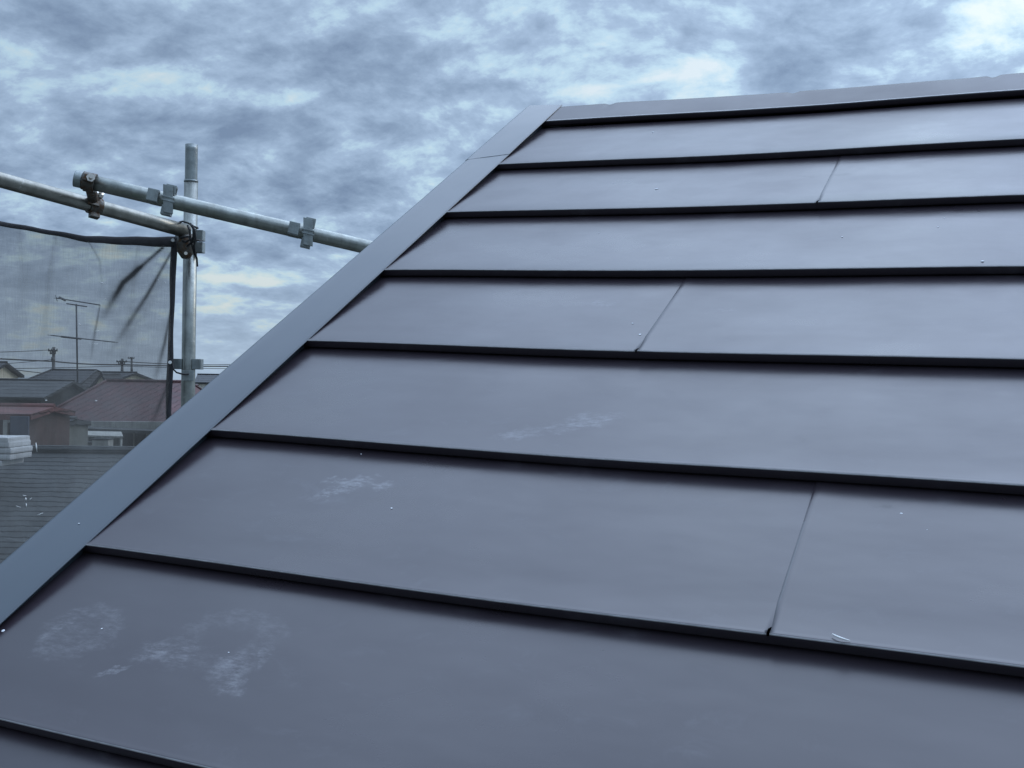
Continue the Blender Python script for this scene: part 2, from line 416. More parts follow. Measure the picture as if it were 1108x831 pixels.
PANEL_LABEL = {(7, 0): 'roof panel with chalky white footprint scuffs', (6, 0): 'roof panel with one chalky scuff', (5, 0): 'roof panel with faint chalky scuffs'}
for k in range(1, COURSES + 1):
    vt, vl = -(k - 1) * D, -k * D
    prof = [(vt + .016, -H_LIP - .0004)]
    for i in range(1, 7):
        t = i / 6; prof.append((vt + .016 + (vl + .0035 - vt - .016) * t, -H_LIP - .0004 + (H_LIP + .0004) * t))
    rn = .0018
    prof[-1] = (vl + .0085, -.0007); prof += [(vl + .0055, -.0001), (vl + .0030, .0004)]
    for a in (10, 35, 60, 90): prof.append((vl + rn - rn * math.sin(R(a)), .0005 - rn + rn * math.cos(R(a))))
    n_nose = len(prof)
    prof += [(vl + .0002, -.0085), (vl + .0008, -H_LIP + .0042), (vl + .002, -H_LIP + .0028), (vl + .014, -H_LIP + .0032)]
    cuts = [-.028] + JOINTS[k] + [U_MAX]
    for s in range(len(cuts) - 1):
        u0, u1 = cuts[s], cuts[s + 1]
        us = [u0]
        if s: us += [u0 + .0028, u0 + .008, u0 + .018, u0 + .035, u0 + .06]
        u = us[-1] + .07
        while u < u1 - .05: us.append(u); u += .085
        if s < len(cuts) - 2: us.append(u1 - .004)
        us.append(u1)
        if s < len(cuts) - 2: us.append(u1 + .03)         # tucked under the next panel
        bm = bmesh.new(); grid = []
        for i, u in enumerate(us):
            lift = 0.0
            if s:
                e = max(0.0, 1 - (u - u0) / .05); lift = .0003 + .0010 * e * e
            if i == 0 and s: lift = -.0002
            if s < len(cuts) - 2 and u > u1 - .001: lift -= .0006
            rowv = []
            for pi, (v, w) in enumerate(prof):
                uu = u
                nose = 6 <= pi < n_nose
                if nose and s and i <= 1: uu = u0 + .0022 + .0006 * i
                if nose and s < len(cuts) - 2 and u > u1 - .001: uu = u1 - .0005
                f = 1 if pi < n_nose else .5
                if lift < 0 and pi >= 5: f = 0
                rowv.append(bm.verts.new((uu, v - (lift * .6 if nose else 0), w + lift * f + bow(u) + wav(u, v))))
            grid.append(rowv)
        for ci, (a, b) in enumerate(zip(grid, grid[1:])):
            for p in range(len(prof) - 1):
                try:
                    f = bm.faces.new((a[p + 1], b[p + 1], b[p], a[p])); f.smooth = p not in (n_nose + 1, n_nose + 2)
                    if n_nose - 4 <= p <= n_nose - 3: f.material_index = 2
                    elif s and ci == 0 and 1 < p < n_nose - 3: f.material_index = 3
                except ValueError: pass
        for px, py, r in SPECKS:
            h = roof_hit(px, py)
            if vl < h.y <= vt and u0 <= h.x < u1:
                t = (vt - h.y) / D
                dist = (h - CAM_ROOF).length
                speck(bm, h.x, h.y, -H_LIP * (1 - t) + bow(h.x) + .0008, r * dist / F_PX * .75)
        obj('roof_panel', bm, ['panel_paint', 'speck', 'bend_highlight', 'lap_highlight'], house, mw=ROOF, label=PANEL_LABEL.get((k, s)))

# ridge cap with a hemmed, slightly dented top edge
RIDGE_V = .128
DENTS = [(.125, .006), (.546, .006), (.947, .007), (1.36, .004), (1.77, .005)]
def ridge_cap():
    bm = bmesh.new(); grid = []
    vl = .0764 * D
    u = -.012; us = []
    while u < U_MAX: us.append(u); u += .0055 if u < 2 else .06
    for u in us:
        dn = sum(-a * max(0.0, 1 - abs(u - c) / .013) for c, a in DENTS) + sum(.0012 * math.exp(-((u - c - .035) / .04) ** 2) for c, a in DENTS)
        top = RIDGE_V + dn + .0012 * mnoise.noise(Vector((u * 5, 0, 3))) + .004 * (u > .9) * min(1, (u - .9) / .1)
        rn = .003
        pr = [(vl + .014, -H_LIP + .003), (vl + .002, -H_LIP + .0022), (vl + .0006, -.010), (vl, -rn)]
        pr += [(vl + rn - rn * math.cos(R(a)), -rn + rn * math.sin(R(a))) for a in (30, 60, 90)]
        pr += [(vl + .0052, .0001), (vl + .03, .0003), (vl + .06, .0005), (top - .012, .0008), (top - .004, .0004 + dn * .4), (top - .001, -.001 + dn * .6), (top, -.004 + dn)]
        pr += [(top + .003, -.03), (top + .012, -.075)]
        grid.append([bm.verts.new((u, v, w + bow(u) + wav(u, v))) for v, w in pr])
    for a, b in zip(grid, grid[1:]):
        for p in range(len(a) - 1):
            f = bm.faces.new((a[p], b[p], b[p + 1], a[p + 1])); f.smooth = True
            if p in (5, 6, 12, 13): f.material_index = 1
    obj('ridge_cap', bm, ['ridge_paint', 'bend_highlight'], house, mw=ROOF)
ridge_cap()

# folded rake trim, two lengths, the upper lapped over the lower
def rake_trim(v0, v1, lift, skew, skew_top):
    bm = bmesh.new(); grid = []
    pr = [(-.016, -.020), (-.010, -.006), (-.0035, .0010), (-.0004, .0016), (.0, .0026), (-.0008, .0036), (-.004, .0046), (-.020, .0084), (-.036, .0124), (-.052, .0162),
          (-.0640, .0192), (-.0668, .0194), (-.0682, .0182), (-.0684, .0160), (-.0690, -.06), (-.0690, -.16), (-.060, -.165)]
    n = max(3, int((v1 - v0) / .06))
    for i in range(n + 1):
        row = []
        for u, w in pr:
            a, b = v0 + skew * (u / -.068 - .5), v1 + skew_top * (u / -.068 - .5)
            v = a + (b - a) * i / n
            e = (.0006 if i == 0 and lift else 0)
            row.append(bm.verts.new((u - (lift if u < -.05 else -lift * .3), v, w + lift - e + .0006 * mnoise.noise(Vector((u * 12, v * 5, 9))))))
        grid.append(row)
    for a, b in zip(grid, grid[1:]):
        for p in range(len(a) - 1): bm.faces.new((a[p], b[p], b[p + 1], a[p + 1])).smooth = True
    if lift:
        hi = [bm.verts.new(v.co) for v in grid[0][4:13]]; low = [bm.verts.new(v.co + Vector((0, -.0002, -.0018))) for v in grid[0][4:13]]
        for p in range(len(low) - 1): bm.faces.new((hi[p], hi[p + 1], low[p + 1], low[p]))
    for g, rev in ((grid[-1], False),):
        bm.faces.new([bm.verts.new(v.co) for v in g])
    if not lift: speck(bm, -.031, -1.533, .0118, .0009)
    o = obj('rake_trim', bm, ['trim_paint', 'speck'], house, mw=ROOF)
    return o
rake_trim(-.237, .1125, .0012, -.072, -.042)
rake_trim(-COURSES * D - .03, -.190, 0, 0, -.072)

# everything of the house below and behind the visible slope
def house_body():
    bm = bmesh.new()
    va = -COURSES * D + .35
    def rp(u, v, w): return ROOF @ Vector((u, v, w))
    top, eave = rp(-.055, .10, -.06), rp(-.055, va, -.06)
    topr, eaver = rp(U_MAX - .05, .10, -.06), rp(U_MAX - .05, va, -.06)
    back = top + (top - eave).reflect(Vector((0, 1, 0))) * -1.0
    dy = top.y - eave.y
    bl = Vector((top.x, top.y + dy, eave.z)); br = Vector((topr.x, topr.y + dy, eaver.z))
    def dn(p): return Vector((p.x, p.y, 0))
    V = {n: bm.verts.new(p) for n, p in dict(e=eave, t=top, b=bl, e0=dn(eave), b0=dn(bl), er=eaver, tr=topr, br=br, er0=dn(eaver), br0=dn(br)).items()}
    for q in (('e0', 'e', 't', 'b', 'b0'), ('er0', 'br0', 'br', 'tr', 'er'), ('e0', 'er0', 'er', 'e'), ('b0', 'b', 'br', 'br0')):
        bm.faces.new([V[i] for i in q])
    obj('wall', bm, 'white_wall', house)
    bm = bmesh.new()                                      # the far slope and the deck under the panels
    off = Vector((0, 0, .055))
    a, b2 = top + off + Vector((0, .02, 0)), topr + off + Vector((0, .02, 0))
    c2, d2 = br + off + Vector((0, .3, -.18)), bl + off + Vector((0, .3, -.18))
    up = [bm.verts.new(p) for p in (a, b2, c2, d2)]; lo = [bm.verts.new(p - Vector((0, 0, .04))) for p in (a, b2, c2, d2)]
    bm.faces.new(up); bm.faces.new(lo[::-1])
    for i in range(4): bm.faces.new((up[i], lo[i], lo[(i + 1) % 4], up[(i + 1) % 4]))
    obj('far_slope', bm, 'trim_paint', house)
    bm = bmesh.new()
    pts = [ROOF @ Vector(p) for p in ((-.05, .10, -.03), (U_MAX, .10, -.03), (U_MAX, -COURSES * D, -.03), (-.05, -COURSES * D, -.03))]
    nrm = (ROOF.to_3x3() @ Vector((0, 0, 1))) * .018
    up = [bm.verts.new(p) for p in pts]; lo = [bm.verts.new(p - nrm) for p in pts]
    bm.faces.new(up[::-1]); bm.faces.new(lo)
    for i in range(4): bm.faces.new((up[i], up[(i + 1) % 4], lo[(i + 1) % 4], lo[i]))
    obj('roof_deck', bm, 'dark_wall', house)
house_body()

# a thin curl of metal swarf lying on the lip of a panel
def swarf():
    bm = bmesh.new(); pts = []
    a, b = roof_hit(900.5, 689.5), roof_hit(920, 697)
    for i in range(9):
        t = i / 8; p = a.lerp(b, t)
        pts.append(ROOF @ Vector((p.x, p.y + .003 * math.sin(t * math.pi) * -1, bow(p.x) + .0022 + .002 * math.sin(t * math.pi))))
    tube(bm, pts, [.0003 + .0008 * math.sin(math.pi * (i + .6) / 9.2) for i in range(9)], 6)
    tag(obj('metal_shaving', bm, 'white_plastic'), 'thin curl of bright metal swarf lying on the lip of a roof panel', 'metal shaving')
swarf()

# ------------------------------------------------------------------ scaffold
PR = .0243
def pockets(parent, c, axis, side, spec, m='galvanised_dull'):
    """wedge pockets welded round a pipe: spec = (offset along axis, angle about it)"""
    z = axis.normalized(); x = (side - z * side.dot(z)).normalized(); y = z.cross(x)
    for off, ang, hh in spec:
        d = x * math.cos(R(ang)) + y * math.sin(R(ang)); t = z.cross(d)
        bm = bmesh.new(); cc = c + z * off
        hw, th, out = .0165, .0032, .024
        for sg in (-1, 1): box(bm, cc + d * (PR + out / 2 - .003) + t * (sg * hw), (d, t, z), (out / 2 + .003, th, hh), .0012)
        box(bm, cc + d * (PR + out - .002), (d, t, z), (th, hw + .002, hh), .0012)
        obj('wedge_pocket', bm, m, parent)

# upright pole
p_top, p_mid = at(207.3, 156.5, 4.03), at(203.4, 430, 4.03)
axis_p = (p_mid - p_top).normalized()
p_bot = p_top + axis_p * ((p_top.z) / -axis_p.z)
pole = thing('scaffold_pole', p_bot, 'upright galvanised scaffold pole with wedge pockets standing beside the black net', 'scaffold pole')
bm = bmesh.new(); joint = p_top + (p_mid - p_top) * ((196 - 156.5) / (430 - 156.5))
pipe(bm, joint, p_bot, PR, PR - .0024); obj('pole', bm, 'galvanised', pole)
bm = bmesh.new(); pipe(bm, p_top, joint + axis_p * .06, PR - .0022, PR - .006)
tube(bm, [joint - axis_p * .003, joint + axis_p * .004], [PR + .0006, PR + .0008], 28)
obj('joint_pin', bm, 'galvanised_dull', pole)
camdir = (EYE - p_mid); camdir.z = 0; camdir.normalize()
sideR = WC @ Vector((1, 0, 0))
def on_pole(py): return p_top + (p_mid - p_top) * ((py - 156.5) / (430 - 156.5))
pockets(pole, on_pole(394), axis_p, sideR, ((0, 0, .0185), (0, 180, .0185), (.041, 75, .0185), (.041, 255, .0185)))
pockets(pole, on_pole(255), axis_p, sideR, ((0, 0, .0185), (.043, 0, .0185), (.0, 180, .0185)))

# lower rail
def ln(a, b, t): return a + (b - a) * t
l0, l1 = at(0, 194.5, 3.50), at(203, 250.5, 3.965)
lower = thing('scaffold_rail', l1, 'lower scaffold rail running in from the left edge to the upright pole', 'scaffold rail', 'scaffold rails')
bm = bmesh.new(); pipe(bm, ln(l0, l1, -1.2), l1, PR, PR - .0024); obj('pipe', bm, 'rail_steel', lower)
ax_l = (l1 - l0).normalized()
bm = bmesh.new()                                          # wedge head at its end, hooked over the pole
x, y, z = frame(ax_l)
hc = l1 + ax_l * .004 + Vector((0, 0, -.052)) - ax_l * .01
tube(bm, [hc + Vector((0, 0, .042)), hc + Vector((0, 0, .02)), hc + Vector((0, 0, -.02)), hc + Vector((0, 0, -.045))], [.022, .032, .031, .014], 18)
obj('wedge_head', bm, 'old_clamp', lower)
bm = bmesh.new(); tube(bm, [hc + camdir * .033 + Vector((0, 0, -.03)), hc + camdir * .02 + Vector((0, 0, -.03))], .006, 10); obj('rivet', bm, 'bolt_steel', lower)

# upper rail
u0, u1 = at(81.5, 193.2, 3.56), at(400, 268.0, 3.72)
upper = thing('scaffold_rail', u0, 'upper scaffold rail with wedge pockets crossing before the pole to the roof edge', 'scaffold rail', 'scaffold rails')
ax_u = (u1 - u0).normalized()
bm = bmesh.new(); pipe(bm, u0, ln(u0, u1, 2.2), PR, PR - .0024); obj('pipe', bm, 'galvanised', upper)
bm = bmesh.new(); pipe(bm, u0 - ax_u * .001, u0 + ax_u * .022, PR + .0022, PR - .004); obj('end_collar', bm, 'galvanised_dull', upper)
def on_u(px):
    return ln(u0, u1, (px - 81.5) / (400 - 81.5))
upside = WC @ Vector((0, -1, 0))
for px in (180, 331):
    d = (camdir - ax_u * camdir.dot(ax_u)).normalized(); bm = bmesh.new()
    box(bm, on_u(px) + d * (PR + .0035), (upside, d, ax_u), (PR + .020, .0030, .0155), .0012)
    for q in (-.006, .006): box(bm, on_u(px) + d * (PR + .0070) + upside * q, (upside, d, ax_u), (.0025, .0022, .021), .0012)
    obj('pocket_plate', bm, 'galvanised_dull', upper)
    pockets(upper, on_u(px), ax_u, upside, ((0, 0, .0160), (0, 180, .0160), (-.046, 90, .0170), (-.046, 270, .0170)))
for px in (520,): pockets(upper, on_u(px), ax_u, upside, ((0, 0, .0195), (0, 180, .0195)))

# swivel coupler that ties the two rails together
ca = on_u(96); cl = ln(l0, l1, 96 / 203)
coup = thing('swivel_coupler', (ca + cl) / 2, 'rusty swivel coupler with a shiny nut clamping the upper rail to the lower rail', 'coupler')
for c, ax in ((ca, ax_u), (cl, ax_l)):
    bm = bmesh.new(); pipe(bm, c - ax * .020, c + ax * .020, PR + .0050, PR + .0005)
    tow = (cl - ca).normalized() * (1 if c is ca else -1)
    x, y, z = frame(ax)
    box(bm, c + tow * (PR + .008), (tow, ax, tow.cross(ax)), (.007, .020, .018), .002)
    flap = (camdir * .9 + Vector((0, 0, .12)) if c is ca else camdir * .35 + Vector((0, 0, -1))).normalized()
    box(bm, c + flap * (PR + .010), (flap, ax, flap.cross(ax)), (.010, .016, .010), .003)
    obj('saddle', bm, 'old_clamp', coup)
bm = bmesh.new(); tube(bm, [ca + (cl - ca) * .3, ca + (cl - ca) * .7], .017, 14); obj('pivot', bm, 'old_clamp', coup)
for c in (ca, cl):
    flap = (camdir * .9 + Vector((0, 0, .12)) + ax_u * .15 if c is ca else camdir * .7 + Vector((0, 0, .75)) + ax_l * .4).normalized()
    bm = bmesh.new(); tube(bm, [c + flap * (PR + .012), c + flap * (PR + .030)], .0135, 6); tube(bm, [c + flap * (PR + .03), c + flap * (PR + .042)], .006, 10)
    obj('nut', bm, 'bolt_steel', coup)

# black cord lashed round the joint
def cord():
    bm = bmesh.new()
    c = at(208, 253, 3.93)
    def loop(px0, pts, r=.0032):
        tube(bm, [at(a, b, d) for a, b, d in pts], r, 8)
    loop(0, [(193, 243, 3.99), (194, 240.5, 3.95), (198, 239.5, 3.92), (204, 241.5, 3.90), (209, 244.5, 3.90), (214, 247, 3.95), (213.5, 246, 4.05), (204, 240, 4.08)])
    loop(0, [(206, 242, 3.90), (209, 247, 3.89), (209.5, 255, 3.89), (208, 262, 3.90), (203, 266, 3.93)], .0042)
    loop(0, [(208, 243.5, 3.89), (211, 250, 3.89), (211.5, 258, 3.89), (210, 266, 3.90), (211, 274, 3.92), (213, 280, 3.94), (213.5, 288, 3.96)], .0036)
    loop(0, [(203, 244, 3.91), (205.5, 250, 3.90), (206, 257, 3.90), (207.5, 264, 3.91), (211, 276, 3.93)], .0038)
    loop(0, [(190, 257, 3.97), (195, 260, 3.94), (201, 262, 3.92), (208, 258, 3.90), (216, 260.5, 3.95), (219, 260.5, 4.02)], .0036)
    loop(0, [(190, 259, 3.97), (196, 257, 3.93), (204, 256, 3.90), (210, 262, 3.90)], .004)
    tie = bmesh.new(); tube(tie, [at(*p) for p in ((186, 391, 3.98), (188, 400, 3.96), (191, 403, 3.96), (198, 405, 3.97), (204, 405, 3.98))], .003, 8)
    tag(obj('black_cord', tie, 'black_cord'), 'short black tie from the net hem to the lower wedge pockets of the pole', 'cord')
    tag(obj('black_cord', bm, 'black_cord'), 'black cord lashed round the joint of lower rail and upright pole', 'cord')
cord()

# ------------------------------------------------------------------ debris net
def interp(tab, x):
    if x <= tab[0][0]:
        (xa, ya), (xb, yb) = tab[0], tab[1]
    else:
        for (xa, ya), (xb, yb) in zip(tab, tab[1:]):
            if x <= xb: break
    return ya + (yb - ya) * (x - xa) / (xb - xa)
TOP = [(-200, 212), (0, 239.5), (50, 248.5), (95, 256.5), (140, 258), (190, 259)]
FOLDS = [((176, 268), (133, 306), (106, 352), 3.4, .72), ((187, 270), (160, 318), (112, 392), 2.6, .62), ((185, 335), (178, 372), (164, 425), 2.3, .6),
         ((95, 260), (108, 282), (111, 318), 1.6, .22), ((108, 331), (103, 358), (97, 395), 1.3, .5), ((150, 290), (126, 318), (112, 352), 11, .20), ((176, 300), (150, 345), (118, 400), 9, .14), ((60, 250), (50, 330), (46, 420), 5, .14), ((20, 243), (26, 300), (20, 380), 6, .10), ((150, 262), (142, 330), (128, 440), 5, .12), ((-20, 480), (40, 500), (110, 470), 6, .1), ((182, 415), (172, 440), (160, 470), 2.5, .5)]
def seg_d(px, py, a, b):
    ax, ay = a; bx, by = b; t = ((px - ax) * (bx - ax) + (py - ay) * (by - ay)) / ((bx - ax) ** 2 + (by - ay) ** 2)
    tt = min(1, max(0, t)); return math.hypot(px - ax - tt * (bx - ax), py - ay - tt * (by - ay)), tt
def ndep(px): return 3.55 + (3.985 - 3.55) * px / 188.0
net = thing('safety_net', at(100, 420, ndep(100)), 'see-through black mesh safety net hung below the lower rail, creased at its corner', 'net')
def net_sheet():
    bm = bmesh.new(); lay = bm.verts.layers.float.new('bunch')
    nx, ny = 320, 230; grid = []
    for i in range(nx + 1):
        row = []
        for j in range(ny + 1):
            t = i / nx; s = (j / ny)
            px0 = -160 + t * 346
            top = interp(TOP, px0) + 2
            py = top + s * (720 - top)
            px = px0 - (6.0 * s * t if px0 > 0 else 0)
            b = 0.0; disp = 0.0
            for a, m, e, wd, st in FOLDS:
                d1, t1 = seg_d(px, py, a, m); d2, t2 = seg_d(px, py, m, e)
                if d1 < d2: dd, tt = d1, t1 * .5
                else: dd, tt = d2, .5 + t2 * .5
                fade = min(1, (1 - tt) * 2.0) if tt > .5 else 1
                wdl = wd * (.46 + tt * .9)
                g = math.exp(-(dd / wdl) ** 2) * fade
                b += g * st; disp += .010 * math.exp(-(dd / (wdl * 1.8)) ** 2) * fade * st
            if s < .03 and px > 60: b += .1
            disp += .010 * mnoise.noise(Vector((px * .02, py * .008, 2.0))) + .004 * mnoise.noise(Vector((px * .07, py * .03, 4.0)))
            v = bm.verts.new(at(px, py, ndep(px) - disp)); v[lay] = min(.85, b)
            row.append(v)
        grid.append(row)
    for a, b in zip(grid, grid[1:]):
        for p in range(ny): bm.faces.new((a[p], b[p], b[p + 1], a[p + 1])).smooth = True
    o = obj('netting', bm, 'net_mesh', net)
net_sheet()
def hem(points, name):                                    # folded band: (px, py, half width px) along the edge
    bm = bmesh.new(); grid = []
    for i, (px, py, hw, nx_, ny_) in enumerate(points):
        d = ndep(px); row = []
        for a in range(10):
            an = 2 * math.pi * a / 10
            o = math.cos(an) * hw
            dd = math.sin(an) * .005 + .002 * mnoise.noise(Vector((px * .1, py * .1, a * .3)))
            row.append(bm.verts.new(at(px + nx_ * o, py + ny_ * o, d - dd)))
        grid.append(row)
    for a, b in zip(grid, grid[1:]):
        for p in range(10): bm.faces.new((a[p], a[(p + 1) % 10], b[(p + 1) % 10], b[p])).smooth = True
    bm.faces.new(grid[0][::-1]); bm.faces.new(grid[-1])
    return obj(name, bm, 'net_hem', net)
tp = []
for i in range(44):
    px = -160 + 351 * i / 43
    hw = 2.7 + (0 if px < 60 else (px - 60) / 130 * 3.2)
    tp.append((px, interp(TOP, px) + 2.2 + .35 * math.sin(px * .16) + (hw - 2.7) * .25, hw, .06, 1.0))
hem(tp, 'hem')
hem([(188.5 - (y - 258) * .033 + .3 * math.sin(y * .1), y, 3.1 + .5 * math.sin(y * .05), 1, .02) for y in range(258, 720, 8)], 'hem')
for px, py in ((187, 259.8), (184.0, 392)):
    bm = bmesh.new(); c = at(px, py, ndep(px) - .009)
    x, y, z = frame(camdir)
    n = 14; ro = [bm.verts.new(c + (x * math.cos(a) + y * math.sin(a)) * .0062) for a in [2 * math.pi * k / n for k in range(n)]]
    bm.faces.new(ro); r2 = [bm.verts.new(v.co - camdir * .003) for v in ro]
    for k in range(n): bm.faces.new((ro[k], r2[k], r2[(k + 1) % n], ro[(k + 1) % n]))
    obj('eyelet', bm, 'white_plastic', net)
# frayed white threads caught in the mesh
FR = [(111, 306, 3, .6, .3), (114, 323, 1, .5, 0), (104.5, 358, 2.6, .5, -.1), (103, 372, 2.6, .5, .1), (86.5, 351, 1.2, .7, .8), (178.5, 305.5, 1.2, .8, .3), (171.5, 303, .9, .6, .5), (50, 433, .9, .9, 0),
      (104, 433.5, 1.1, .9, 0), (28, 540, 1.6, 1.0, 1.5), (26.5, 536, 2, .5, .1), (33, 539.5, 1.6, .5, -.6), (28.5, 547, 2.4, .6, 1.5), (20, 548, 2.8, .35, .3), (43.5, 556, 3.4, .55, -.35), (39.5, 484, 5, .8, 1.45)]
for px, py, l, w, a in FR:
    dx, dy = math.cos(a) * l, math.sin(a) * l
    bm = bmesh.new()
    tube(bm, [at(px - dx, py - dy, ndep(px) - .012), at(px - dx * .2, py - dy * .2 + .3, ndep(px) - .016), at(px + dx, py + dy, ndep(px) - .012)], [w * .0012, w * .0026, w * .0012], 6)
    obj('frayed_thread', bm, 'white_plastic', net)

# ------------------------------------------------------------------ neighbourhood
def G(px, b, z=0.0):                                      # ground position in image column px, b metres ahead
    a = (px - CX) / F_PX * b
    p = FWD * b + RGT * a
    return Vector((p.x, p.y, z))
def zat(px, py, b): return CAM_Z - (py - (HY + HS * (px - 150))) / F_PX * b
def quad_slab(bm, pts, th):
    n = (pts[1] - pts[0]).cross(pts[3 if len(pts) > 3 else 2] - pts[0]).normalized()
    if n.z < 0: n.negate()
    up = [bm.verts.new(p) for p in pts]; lo = [bm.verts.new(p - n * th) for p in pts]
    bm.faces.new(up); bm.faces.new(lo[::-1]); k = len(pts)
    for i in range(k): bm.faces.new((up[i], lo[i], lo[(i + 1) % k], up[(i + 1) % k]))
def building(name, label, cat, c, dirx, w, d, ze, zr, roof_m, wall_m, kind='gable', over=.35, windows=(), group=None, fascia=None, hip=0.0, gable_m=None):
    """c = centre on the ground, dirx = ridge direction, w along the ridge, d across; windows = (face, x, z, w, h)"""
    t = thing(name, c, label, cat, group)
    X = Vector((dirx.x, dirx.y, 0)).normalized(); Y = Vector((-X.y, X.x, 0)); Z = Vector((0, 0, 1))
    def P(x, y, z): return Vector((c.x, c.y, 0)) + X * x + Y * y + Z * z
    hw, hd = w / 2, d / 2
    bm = bmesh.new(); V = lambda *a: bm.verts.new(P(*a))
    b0 = [V(-hw, -hd, 0), V(hw, -hd, 0), V(hw, hd, 0), V(-hw, hd, 0)]; t0 = [V(-hw, -hd, ze), V(hw, -hd, ze), V(hw, hd, ze), V(-hw, hd, ze)]
    for i in range(4): bm.faces.new((b0[i], b0[(i + 1) % 4], t0[(i + 1) % 4], t0[i]))
    if not hip:
        drop = .10
        for s in (-1, 1):
            a = V(s * hw, 0, zr - drop); q = (t0[1], t0[2], a) if s > 0 else (t0[3], t0[0], a)
            bm.faces.new(q)
    obj('wall', bm, wall_m, t)
    ow, od = hw + over, hd + over; zo = ze - (zr - ze) / hd * over
    rm = bmesh.new(); th = .12
    r0, r1 = P(-ow + hip, 0, zr), P(ow - hip, 0, zr)
    A, B, C_, D_ = P(-ow, -od, zo), P(ow, -od, zo), P(ow, od, zo), P(-ow, od, zo)
    quad_slab(rm, [A, B, r1, r0], th); quad_slab(rm, [C_, D_, r0, r1], th)
    if hip: quad_slab(rm, [B, C_, r1], th); quad_slab(rm, [D_, A, r0], th)
    tube(rm, [r0 + Z * .01, r1 + Z * .01], .065, 8)
    if hip:
        for p, q in ((r0, A), (r0, D_), (r1, B), (r1, C_)): tube(rm, [p + Z * .01, q + Z * .01], .055, 8)
    rf = obj('roof', rm, roof_m, t)
    if fascia:
        for s in (-1, 1):
            fb = bmesh.new(); box(fb, P(0, s * (od + .02), zo - .10), (X, Y, Z), (ow, .05, .16), .02)
            obj('gutter', fb, fascia, t)
    for face, x, z, ww, wh in windows:
        n = {'f': -Y, 'b': Y, 'l': -X, 'r': X}[face]; h = X if face in 'fb' else Y
        cc = {'f': P(x, -hd, z), 'b': P(x, hd, z), 'l': P(-hw, x, z), 'r': P(hw, x, z)}[face]
        wb = bmesh.new()
        for sx in (-1, 1): box(wb, cc + h * sx * ww / 2 + n * .03, (h, n, Z), (.045, .05, wh / 2 + .045), .008)
        for sz in (-1, 1): box(wb, cc + Z * sz * wh / 2 + n * .03, (h, n, Z), (ww / 2 - .045, .048, .045), .008)
        box(wb, cc + n * .028, (h, n, Z), (.025, .035, wh / 2 - .05), .004)
        fr = obj('window', wb, 'pale_trim', t)
        gb_ = bmesh.new(); box(gb_, cc + n * .008, (h, n, Z), (ww / 2 - .046, .012, wh / 2 - .046)); obj('pane', gb_, 'dark_glass', fr)
    return t

# near: the dark slate roof just below
b = 14.5
sl = building('slate_roof_house', 'low house with a wide dark slate roof seen through the net just below', 'house', G(20, b), RGT, 11.0, 9.6, 3.6, zat(60, 488, b), 'dark_slate', 'dark_wall', over=.4)
bm = bmesh.new(); tube(bm, [G(-60, b, zat(-60, 487.3, b)), G(28, b, zat(28, 487.4, b)), G(60, b, zat(60, 486.6, b)), G(84, b, zat(84, 486.2, b))], .022, 8); obj('ridge_flashing', bm, 'pale_trim', sl)
# pale boards stacked on it near the ridge
bt = thing('board_stack', at(8, 500, 13.4), 'stack of pale boards lying on the slate roof at the left edge', 'board stack')
for i, (y0, xr) in enumerate(((501, 14), (494.5, 23), (488.0, 24), (481.5, 22), (476.8, 21))):
    bm = bmesh.new(); c = at(xr - 34, y0 - 2, 13.3)
    box(bm, c, (RGT, FWD, Vector((0, 0, 1))), (34 / F_PX * 13.3, .3, .033), .02)
    obj('board', bm, 'board_white', bt)
# sheds between
b = 23.0
sh = building('brown_shed', 'brown boarded shed with a rust red sheet roof behind the slate roof', 'shed', G(-10, b + 1.8), (RGT + FWD * .10), 2.55, 3.0, zat(0, 448, b), zat(0, 439.5, b + 1.8), 'rust_sheet', 'brown_wall', over=.10, windows=(('f', .35, zat(0, 462, b), .34, .22), ('f', 1.0, zat(0, 466, b), .30, .40)))
bm = bmesh.new(); c = G(22, b + .27, zat(0, 468, b)); box(bm, c, (RGT, FWD, Vector((0, 0, 1))), (.19, .03, .33), .01); obj('door', bm, 'steel_blue_door', sh)
b = 26.0
sh2 = building('porch_shed', 'small flat porch with a pale framed front between the brown shed and red roofed house', 'shed', G(68, b + 1.0), RGT, .56, 1.8, zat(68, 458, b), zat(68, 455, b), 'grey_tile', 'grey_green_wall', over=.06,
               windows=(('f', .0, zat(68, 470, b), .42, .42),))
# the red roofed house
b = 38.0
red = building('red_roof_house', 'house with a maroon hipped tile roof and pale gutter behind the upright pole', 'house', G(160, b + 3.4) , (RGT + FWD * .06), 4.9, 6.4, zat(140, 452, b), zat(140, 412.5, b + 3), 'red_tile', 'grey_green_wall', over=.45, hip=1.4,
               fascia='pale_trim', windows=(('f', -1.9, zat(110, 477, b), .7, .5), ('f', -.9, zat(140, 477, b), .5, .5), ('f', .4, zat(140, 475, b), .9, .7)))
bm = bmesh.new()
cA, cB = G(84, b - .9, zat(84, 463.5, b - .9)), G(200, b - .9, zat(200, 468, b - .9))
ax = (cB - cA).normalized(); box(bm, (cA + cB) / 2, (ax, Vector((-ax.y, ax.x, 0)), Vector((0, 0, 1))), ((cB - cA).length / 2, .75, .05), .01); obj('canopy', bm, 'dark_wall', red)
# grey tiled house
b = 46.0
building('grey_roof_house', 'long grey tiled house with dark wall below, behind the sheds', 'house', G(22, b + 2.6), (RGT - FWD * .05), 4.2, 5.0, zat(40, 428, b), zat(40, 411.5, b + 2.6), 'grey_tile', 'dark_wall', over=.3,
         windows=(('f', -.6, zat(30, 436, b), .9, .4),))
